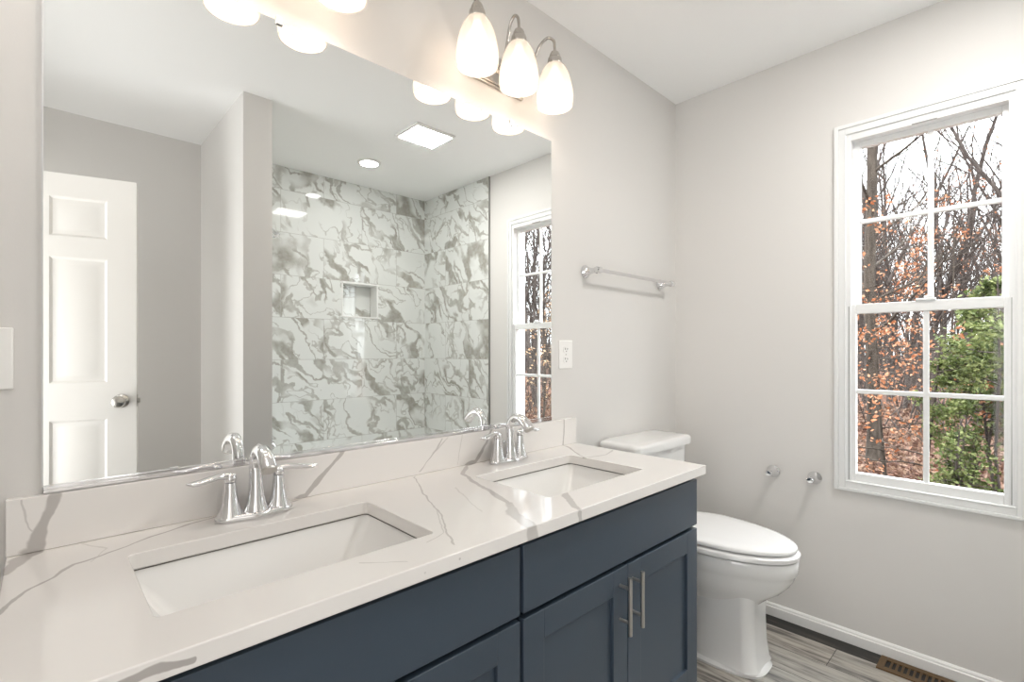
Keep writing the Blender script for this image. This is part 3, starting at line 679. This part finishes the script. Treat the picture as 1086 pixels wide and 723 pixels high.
mb = MB().loft([egg(.4445,-.695,-.22,.160,k=.64), egg(.4470,-.716,-.20,.180,k=.64), egg(.449,-.724,-.195,.186,k=.64), egg(.457,-.7255,-.195,.187,k=.64), egg(.4605,-.721,-.2,.183,k=.64), egg(.4625,-.705,-.21,.170,k=.64), egg(.4635,-.64,-.25,.125,k=.64)]); mb.build('seat_lid', M['seat'], to, angle=60)
for s in (-1, 1): MB().tube([(TX+s*.055,-.185,.488),(TX+s*.095,-.185,.488)], .014, 14).build('hinge', M['seat'], to)
def tring(z, hx, yf, r=.035):
    z = z+.0185 if z > .7 else z+.03 if z < .45 else z
    return rrect(TX-.012-hx, TX-.012+hx, yf, -.012, z, r, 6)
MB().loft([tring(.426,.185,-.175), tring(.44,.198,-.185), tring(.6,.212,-.192), tring(.775,.222,-.198)]).build('tank', M['porc'], to, angle=50)
MB().loft([tring(.776,.232,-.207), tring(.779,.241,-.214), tring(.806,.243,-.216), tring(.815,.239,-.212,.033), tring(.8195,.225,-.198,.03), tring(.8205,.19,-.165,.03)]).build('tank_lid', M['porc'], to, angle=60)
MB().lathe([(.014,0),(.014,-.006),(.010,-.012),(0,-.013)], (TX-.165,-.197,.735), 20, axis='y').tube([(TX-.165,-.212,.735),(TX-.125,-.216,.731),(TX-.095,-.216,.727)], [.006,.007,.009], 12).build('flush_handle', M['chrome'], to)
sv = thing('supply_valve', (.165,-.001,.16), 'chrome water supply valve on the wall behind the toilet', 'valve')
MB().lathe([(.028,-.0008),(.026,-.005),(.009,-.008),(.009,-.05),(0,-.051)], (.165,0,.16), 20, axis='y').build('escutcheon', M['chrome'], sv)
MB().tube([(.165,-.045,.16),(.168,-.06,.25),(.22,-.075,.34),(.262,-.09,.425)], .005, 10).build('supply_hose', M['nickel'], sv)
MB().lathe([(.016,0),(.018,-.004),(.016,-.016),(0,-.017)], (.165,-.05,.16), 16, axis='y').build('valve_knob', M['chrome'], sv)

# ------------------------------------------------------------ floor register
rg = thing('floor_register', (.797,-1.05,0), 'brown metal floor register with dark slots by the window wall baseboard', 'floor vent')
rx0, rx1, ry0, ry1 = .742, .850, -1.215, -.905
mb = MB(); mb.box(rx0, rx1, ry0, ry0+.022, .0005, .006); mb.box(rx0, rx1, ry1-.022, ry1, .0005, .006); mb.box(rx0, rx0+.026, ry0+.022, ry1-.022, .0005, .006); mb.box(rx1-.026, rx1, ry0+.022, ry1-.022, .0005, .006)
n_ = 15; L_ = (ry1-ry0-.044)/n_
for k in range(1, n_): y = ry0+.022+L_*k; mb.box(rx0+.026, rx1-.026, y-.0035, y+.0035, .0005, .0055)
mb.build('grille_frame', M['regis'], rg, bevel=.001)
B(rx0+.02, rx1-.02, ry0+.02, ry1-.02, .0003, .0012).build('damper', M['dark'], rg, smooth=False)

# ------------------------------------------------------------ bathtub and shower fittings
tub = thing('bathtub', (.077,-1.97,0), 'white alcove bathtub against the marble tiled wall', 'bathtub')
x0, x1, y0, y1 = XQ+.010, XR-.010, ty+.001, -1.60
mb = slab([(x0,y0),(x1,y0),(x1,y1),(x0,y1)], [[(p[0],p[1]) for p in rrect(x0+.08,x1-.08,y0+.07,y1-.07,0,.12,6)]], .445, .47)
mb.loft([rrect(x0+.08,x1-.08,y0+.07,y1-.07,.47,.12,6), rrect(x0+.09,x1-.10,y0+.08,y1-.08,.40,.12,6), rrect(x0+.13,x1-.20,y0+.10,y1-.10,.14,.12,6), rrect(x0+.20,x1-.27,y0+.16,y1-.16,.10,.08,6)], False, True)
mb.box(x0,x1,y1-.02,y1,0,.445); mb.box(x0,x0+.02,y0,y1-.02,0,.445); mb.box(x1-.02,x1,y0,y1-.02,0,.445)
mb.build('tub_shell', M['tub'], tub, angle=50, fix=False)
MB().lathe([(0,.003),(.03,.003),(.032,0)], (x0+.32,-1.99,.101), 20, cap1=False).build('drain', M['chrome'], tub)
xw = XQ+.0095
ts = thing('tub_spout', (xw,-1.97,.655), 'chrome tub spout on the tiled partition, a sliver of it in the mirror', 'tub spout')
MB().tube([(xw,-1.97,.655),(xw+.05,-1.97,.657),(xw+.11,-1.97,.655),(xw+.150,-1.97,.645),(xw+.163,-1.97,.625)], [.026,.025,.024,.022,.018], 20).build('spout_body', M['chrome'], ts)
MB().tube([(xw+.148,-1.97,.665),(xw+.148,-1.97,.69)], [.004,.006], 10).build('diverter_knob', M['chrome'], ts)
sv2 = thing('shower_valve', (xw,-1.97,1.05), 'round chrome shower valve on the tiled partition above the tub', 'shower valve')
MB().lathe([(.08,.0005),(.078,.006),(.03,.012),(.026,.045),(0,.05)], (xw,-1.97,1.05), 32, axis='x').build('escutcheon', M['chrome'], sv2)
MB().tube([(xw+.045,-1.97,1.05),(xw+.06,-1.97,1.0),(xw+.065,-1.97,.96)], [.01,.008,.006], 12).build('lever', M['chrome'], sv2)
sh2 = thing('wall_shower', (xw,-1.97,2.05), 'chrome shower head on a bent arm at the tiled partition', 'shower head')
MB().tube([(xw,-1.97,2.06),(xw+.05,-1.97,2.062),(xw+.10,-1.97,2.04),(xw+.135,-1.97,2.0)], .009, 12).lathe([(.025,.0005),(.022,.008),(.01,.012)], (xw,-1.97,2.06), 20, axis='x').build('shower_arm', M['chrome'], sh2)
MB().tube([(xw+.135,-1.97,2.0),(xw+.146,-1.97,1.985),(xw+.165,-1.97,1.955),(xw+.170,-1.97,1.948)], [.012,.016,.038,.036], 24).build('spray_face', M['chrome'], sh2)

# ------------------------------------------------------------ open panel door
W_, HT, TH = .700, 2.03, .035
dr = thing('panel_door', (0,0,0), 'white six panel door standing open, seen in the left of the mirror', 'door')
mb = MB()
# leaf in local coordinates: hinge at x=0, free edge at x=W_, faces y=+-TH/2
def grid_leaf(side):
    y = side*TH/2; xs = [0,.108,.318,.382,.588,W_]; zs = [0,.235,.905,1.075,1.650,1.745,1.925,HT]
    for i in range(5):
        for j in range(7):
            if i in (1,3) and j in (1,3,5):
                a, b_, c_, d_ = xs[i], xs[i+1], zs[j], zs[j+1]
                def rr(e, dy): return [(a+e,y-side*dy,c_+e),(b_-e,y-side*dy,c_+e),(b_-e,y-side*dy,d_-e),(a+e,y-side*dy,d_-e)]
                mb.loft([rr(0,0), rr(.010,.008), rr(.018,.008), rr(.036,.002)], False, True)
            else: mb.add([(xs[i],y,zs[j]),(xs[i+1],y,zs[j]),(xs[i+1],y,zs[j+1]),(xs[i],y,zs[j+1])], [(0,1,2,3)])
grid_leaf(1); grid_leaf(-1)
mb.add([(0,-TH/2,0),(0,TH/2,0),(0,TH/2,HT),(0,-TH/2,HT),(W_,-TH/2,0),(W_,TH/2,0),(W_,TH/2,HT),(W_,-TH/2,HT)], [(0,1,2,3),(4,7,6,5),(0,4,5,1),(3,2,6,7)])
mb.build('door_leaf', M['doorp'], dr, angle=20)
for s in (-1, 1):
    prof = [(.032,0),(.032,.004),(.026,.008),(.012,.012),(.011,.028),(.018,.034),(.0265,.044),(.028,.054),(.024,.064),(.012,.069),(0,.070)]
    MB().lathe([(r_, s*(TH/2+.0003+h)) for r_, h in prof], (W_-.060,0,.985), 28, axis='y').build('knob', M['nickel'], dr)
MB().box(W_, W_+.0012, -.012, .012, .955, 1.012).build('latch_plate', M['nickel'], dr, smooth=False)
MB().box(W_+.001, W_+.012, -.006, .006, .974, .996).build('latch_bolt', M['nickel'], dr, bevel=.002)
for z in (.18,1.0,1.85): MB().tube([(-.004,TH/2+.003,z-.045),(-.004,TH/2+.003,z+.045)], .006, 10).build('hinge', M['nickel'], dr)
E = Vector((-1.288,-1.664)); D = Vector((-.963,-.268)); hp = E+D*W_
dr.location = (hp.x, hp.y, .010); dr.rotation_euler = (0,0,math.atan2(-D.y,-D.x))
nrm_ = Vector((D.y,-D.x)); 
dr.location = (hp.x+.02, hp.y-.012, .010)

# ------------------------------------------------------------ outdoors
GZ = -.70
def gz(x, y):
    return GZ + .06*math.sin(x*.7+1)*math.cos(y*.6) + max(0, x-12)*.012
mb = MB(); nx, ny = 60, 70; vs = []; fs = []
for i in range(nx+1):
    for j in range(ny+1):
        x = XR+T+.03+(i/nx)**1.6*110; y = (j/ny-.5)*170; vs.append((x, y, gz(x,y)))
for i in range(nx):
    for j in range(ny): a = i*(ny+1)+j; fs.append((a, a+ny+1, a+ny+2, a+1))
struct(mb.add(vs, fs).build('ground', M['soil']))
struct(B(XR+T-.03, XR+T, -6, 5, GZ-.1, WZ0-.05).build('wall_exterior', M['siding'], smooth=False))

def leaf(mb, p, size, R):
    d = Vector((R.gauss(0,1), R.gauss(0,1), R.gauss(0,.7))).normalized(); u = d.orthogonal().normalized()
    u = (Matrix.Rotation(R.uniform(0,2*PI), 3, d) @ u); wv_ = d.cross(u); s = size*R.uniform(.7,1.3)
    n = len(mb.v); p = Vector(p)
    mb.v += [tuple(p), tuple(p+d*s*.5+u*s*.3), tuple(p+d*s+wv_*s*.12), tuple(p+d*s*.5-u*s*.3)]; mb.f.append((n,n+1,n+2,n+3))
def grow(mb, p, d, L, r, lvl, maxl, R, ends, sides=(9,6,5,3,3), wob=.12, kids=(13,5,3), up=.10):
    n = (9,6,4,3,2)[lvl]; pts = [Vector(p)]; rad = [r]; d = Vector(d).normalized()
    for i in range(n):
        d = (d + Vector((R.gauss(0,wob), R.gauss(0,wob), R.gauss(0,wob*.6)+ (up if lvl else .05)))).normalized()
        pts.append(pts[-1]+d*L/n); rad.append(r*(1-(i+1)/n*(.78 if lvl else .72)))
    mb.tube(pts, rad, sides[lvl], caps=False)
    if lvl >= maxl-1:
        ends += [(pts[k], pts[k]-pts[k-1]) for k in range(1, len(pts))]
    if lvl < maxl:
        k = kids[lvl]
        for i in range(k):
            tt = (.22+.76*(i+R.random())/k) if lvl == 0 else (.2+.78*(i+R.random())/k)
            f = tt*n; j = min(int(f), n-1); q = pts[j].lerp(pts[j+1], f-j); dd = (pts[j+1]-pts[j]).normalized()
            az = R.uniform(0, 2*PI); o_ = dd.orthogonal().normalized(); o_ = Matrix.Rotation(az, 3, dd) @ o_
            an = math.radians(R.uniform(24,52)); nd = dd*math.cos(an)+o_*math.sin(an)
            grow(mb, q, nd, L*(.42 if lvl == 0 else .55)*R.uniform(.6,1.1)*(1.15-tt*.6), rad[j]*(.42 if lvl == 0 else .55), lvl+1, maxl, R, ends, sides, wob*1.15, kids, up)
def tree_proto(seed, h, r, nleaf=0, kids=(17,7,4)):
    R = random.Random(seed); e = bpy.data.objects.new('bare_tree', None); COL.objects.link(e)
    mb = MB(); ends = []
    grow(mb, (0,0,-.15), (R.gauss(0,.03),R.gauss(0,.03),1), h, r, 0, 3, R, ends, kids=kids)
    mb.build('trunk_and_branches', M['bark'], e, fix=False, angle=80)
    if nleaf:
        lm = MB()
        for _ in range(nleaf):
            p, _d = R.choice(ends)
            if p.z > h*.62 and R.random() < .8: continue
            leaf(lm, p+Vector((R.gauss(0,.08),R.gauss(0,.08),R.gauss(0,.06))), .062, R)
        lm.build('dry_leaves', M['orange'], e, smooth=False, fix=False)
    return e
protos = [tree_proto(11+i, rnd.uniform(11,15), rnd.uniform(.085,.15)) for i in range(6)] + [tree_proto(31+i, rnd.uniform(7,9.5), rnd.uniform(.05,.08), 800) for i in range(3)]
for i, p in enumerate(protos):
    if i < 6: tag(p, 'bare grey brown tree in the woods outside the window', 'tree', 'bare trees in the woods')
    else: tag(p, 'slender woodland tree keeping dry orange leaves outside the window', 'tree', 'leaf bearing trees in the woods'); p.name = 'beech_tree'
cxy = Vector((XR, -1.05)); placed = []; used = set(); cnt = 0
tries = 0
while cnt < 270 and tries < 8000:
    tries += 1
    near = cnt < 120
    az = math.radians(rnd.uniform(-64, 26)) if near else math.radians(rnd.choice([rnd.uniform(-2,18), rnd.uniform(-2,18), rnd.uniform(-58,-34)]))
    dist = 8.5+38*(rnd.random()**.6) if near else rnd.uniform(18,70)
    x, y = cxy.x+dist*math.cos(az), cxy.y+dist*math.sin(az)
    if any((x-a)**2+(y-b_)**2 < 1.6 for a, b_ in placed): continue
    if 8 < x < 9.6 and abs(y-.5) < .9: continue
    k = rnd.randrange(6) if (rnd.random() < .76 or dist > 34 or az < -.45) else 6+rnd.randrange(3)
    o = protos[k] if k not in used else copy_tree(protos[k]); used.add(k)
    o.location = (x, y, gz(x,y)); o.rotation_euler = (0,0,rnd.uniform(0,2*PI)); s = rnd.uniform(.8,1.2); o.scale = (s,s,s); placed.append((x,y)); cnt += 1
# the thick mossy trunk seen left in the window
R = random.Random(5); tr_ = thing('mossy_tree', (8.72,.52,gz(8.72,.52)), 'thick mossy trunk nearest the window, at the left of the lower panes', 'tree')
mb = MB(); ends = []; L0 = tr_.location
pts = [L0+Vector((0,0,-.1)), L0+Vector((0,0,.05)), L0+Vector((.01,.0,.5)), L0+Vector((0,.02,1.6)), L0+Vector((.02,.07,3)), L0+Vector((.05,.03,5)), L0+Vector((.1,.08,8)), L0+Vector((.15,.1,11))]
mb.tube(pts, [.17,.125,.098,.090,.084,.076,.055,.025], 14, caps=False)
for i in range(15):
    z = 2.2+i*.55; az = R.uniform(0,2*PI); grow(mb, L0+Vector((.03,.04,z)), (math.cos(az),math.sin(az),.55), R.uniform(1.2,2.4), .028, 1, 3, R, ends, kids=(0,6,4))
mb.build('trunk_and_branches', M['bark2'], tr_, fix=False, angle=80)
# beech saplings with orange leaves close to the house
def sapling(x, y, h, nleaf, label, seed, lo_=.15, sz=.058, lm_='orange'):
    R = random.Random(seed); r = thing('beech_sapling', (x,y,gz(x,y)), label, 'sapling', 'beech saplings holding dry leaves')
    mb = MB(); ends = []
    z0 = Vector((x,y,gz(x,y)-.05)); top = z0+Vector((R.gauss(0,.15),R.gauss(0,.15),h))
    mb.tube([z0, z0.lerp(top,.3)+Vector((.03,.02,0)), z0.lerp(top,.65), top], [.028,.022,.014,.005], 7, caps=False)
    for i in range(16):
        tt = lo_+(.97-lo_)*i/16; az = R.uniform(0,2*PI)
        grow(mb, z0.lerp(top,tt), (math.cos(az),math.sin(az),.12), h*.30*(1.1-tt)+.25, .010, 1, 3, R, ends, kids=(0,5,3), up=-.01)
    mb.build('stem', M['bark2'], r, fix=False, angle=80); lm = MB()
    for _ in range(nleaf):
        p, _d = R.choice(ends); leaf(lm, p+Vector((R.gauss(0,.03),R.gauss(0,.03),R.gauss(0,.03))), sz, R)
    lm.build('dry_leaves', M[lm_], r, smooth=False, fix=False)
sapling(6.9,.05, 3.1, 420, 'beech sapling with dry orange leaves in front of the mossy trunk', 51)
sapling(7.4,.62, 4.6, 650, 'tall beech sapling with orange leaves, left of the window view', 52, .3)
sapling(6.2,-.42, 2.5, 300, 'low beech sapling with pale orange leaves at the middle of the window', 53)
sapling(10.2,-.35, 4.8, 800, 'farther beech sapling thick with orange leaves behind the evergreen', 54, .25)
sapling(5.3,-4.9, 3.2, 300, 'beech sapling with tan leaves seen only in the mirror', 55, lm_='tan')
sapling(6.6,-6.3, 3.4, 500, 'second beech sapling in the mirror reflection of the window', 56, lm_='tan')
# evergreen
def evergreen(x, y, h, w0, nleaf, label, seed):
    R = random.Random(seed); r = thing('evergreen_shrub', (x,y,gz(x,y)), label, 'shrub', 'broadleaf evergreens outside')
    mb = MB(); ends = []; z0 = Vector((x,y,gz(x,y)-.05))
    for k in range(5):
        top = z0+Vector((R.gauss(0,w0*.5),R.gauss(0,w0*.5),h*R.uniform(.75,1)))
        mb.tube([z0, z0.lerp(top,.3)+Vector((R.gauss(0,.06),R.gauss(0,.06),0)), z0.lerp(top,.65), top], [.022,.018,.012,.004], 6, caps=False)
        for i in range(14):
            tt = .42+.56*i/14; az = R.uniform(0,2*PI)
            grow(mb, z0.lerp(top,tt), (math.cos(az),math.sin(az),.15), w0*(1.25-tt)*R.uniform(.5,.9), .008, 1, 3, R, ends, kids=(0,5,3), up=0)
    mb.build('stems', M['bark'], r, fix=False, angle=80); lm = MB()
    for _ in range(nleaf):
        p, _d = R.choice(ends); leaf(lm, p+Vector((R.gauss(0,.03),R.gauss(0,.03),R.gauss(0,.03))), .050, R)
    lm.build('foliage', M['green'], r, smooth=False, fix=False)
evergreen(6.15,-1.12, 3.0, 1.15, 17000, 'green broadleaf evergreen shrub at the right of the lower window panes', 61)
evergreen(5.6,-.72, 1.25, .42, 1600, 'small sparse evergreen seedling at the foot of the window view', 62)
# leaf litter and undergrowth
R = random.Random(9); lm = MB()
for _ in range(42000):
    az = math.radians(R.choice([R.uniform(-8,22), R.uniform(-62,-34), R.uniform(-60,24)])); d_ = 2.2+16*R.random()**1.2
    x, y = cxy.x+d_*math.cos(az), cxy.y+d_*math.sin(az); leaf(lm, (x,y,gz(x,y)+R.uniform(.0,.04)), .075+.004*d_, R)
tag(lm.build('leaf_litter', M['litter'], smooth=False, fix=False), 'fallen brown leaves covering the woodland ground', 'leaf litter', kind='stuff')
R = random.Random(10); bmb = MB(); lb = []
for _ in range(430):
    az = math.radians(R.choice([R.uniform(-5,20), R.uniform(-62,-34)])); d_ = R.uniform(10,56)
    x, y = cxy.x+d_*math.cos(az), cxy.y+d_*math.sin(az)
    for k in range(3):
        grow(bmb, (x+R.gauss(0,.15),y+R.gauss(0,.15),gz(x,y)-.03), (R.gauss(0,.35),R.gauss(0,.35),1), R.uniform(1.2,2.4)*(.7+d_/32), .012+.0004*d_, 1, 3, R, lb, kids=(0,6,3))
tag(bmb.build('underbrush', M['bark'], fix=False, smooth=False), 'thin bare brush filling the woodland floor between the trunks', 'brush', kind='stuff')
lm = MB()
for _ in range(4500):
    p, _d = R.choice(lb); leaf(lm, p, .065, R)
tag(lm.build('brush_leaves', M['tan'], smooth=False, fix=False), 'dry tan leaves clinging to the distant brush', 'leaves', kind='stuff')
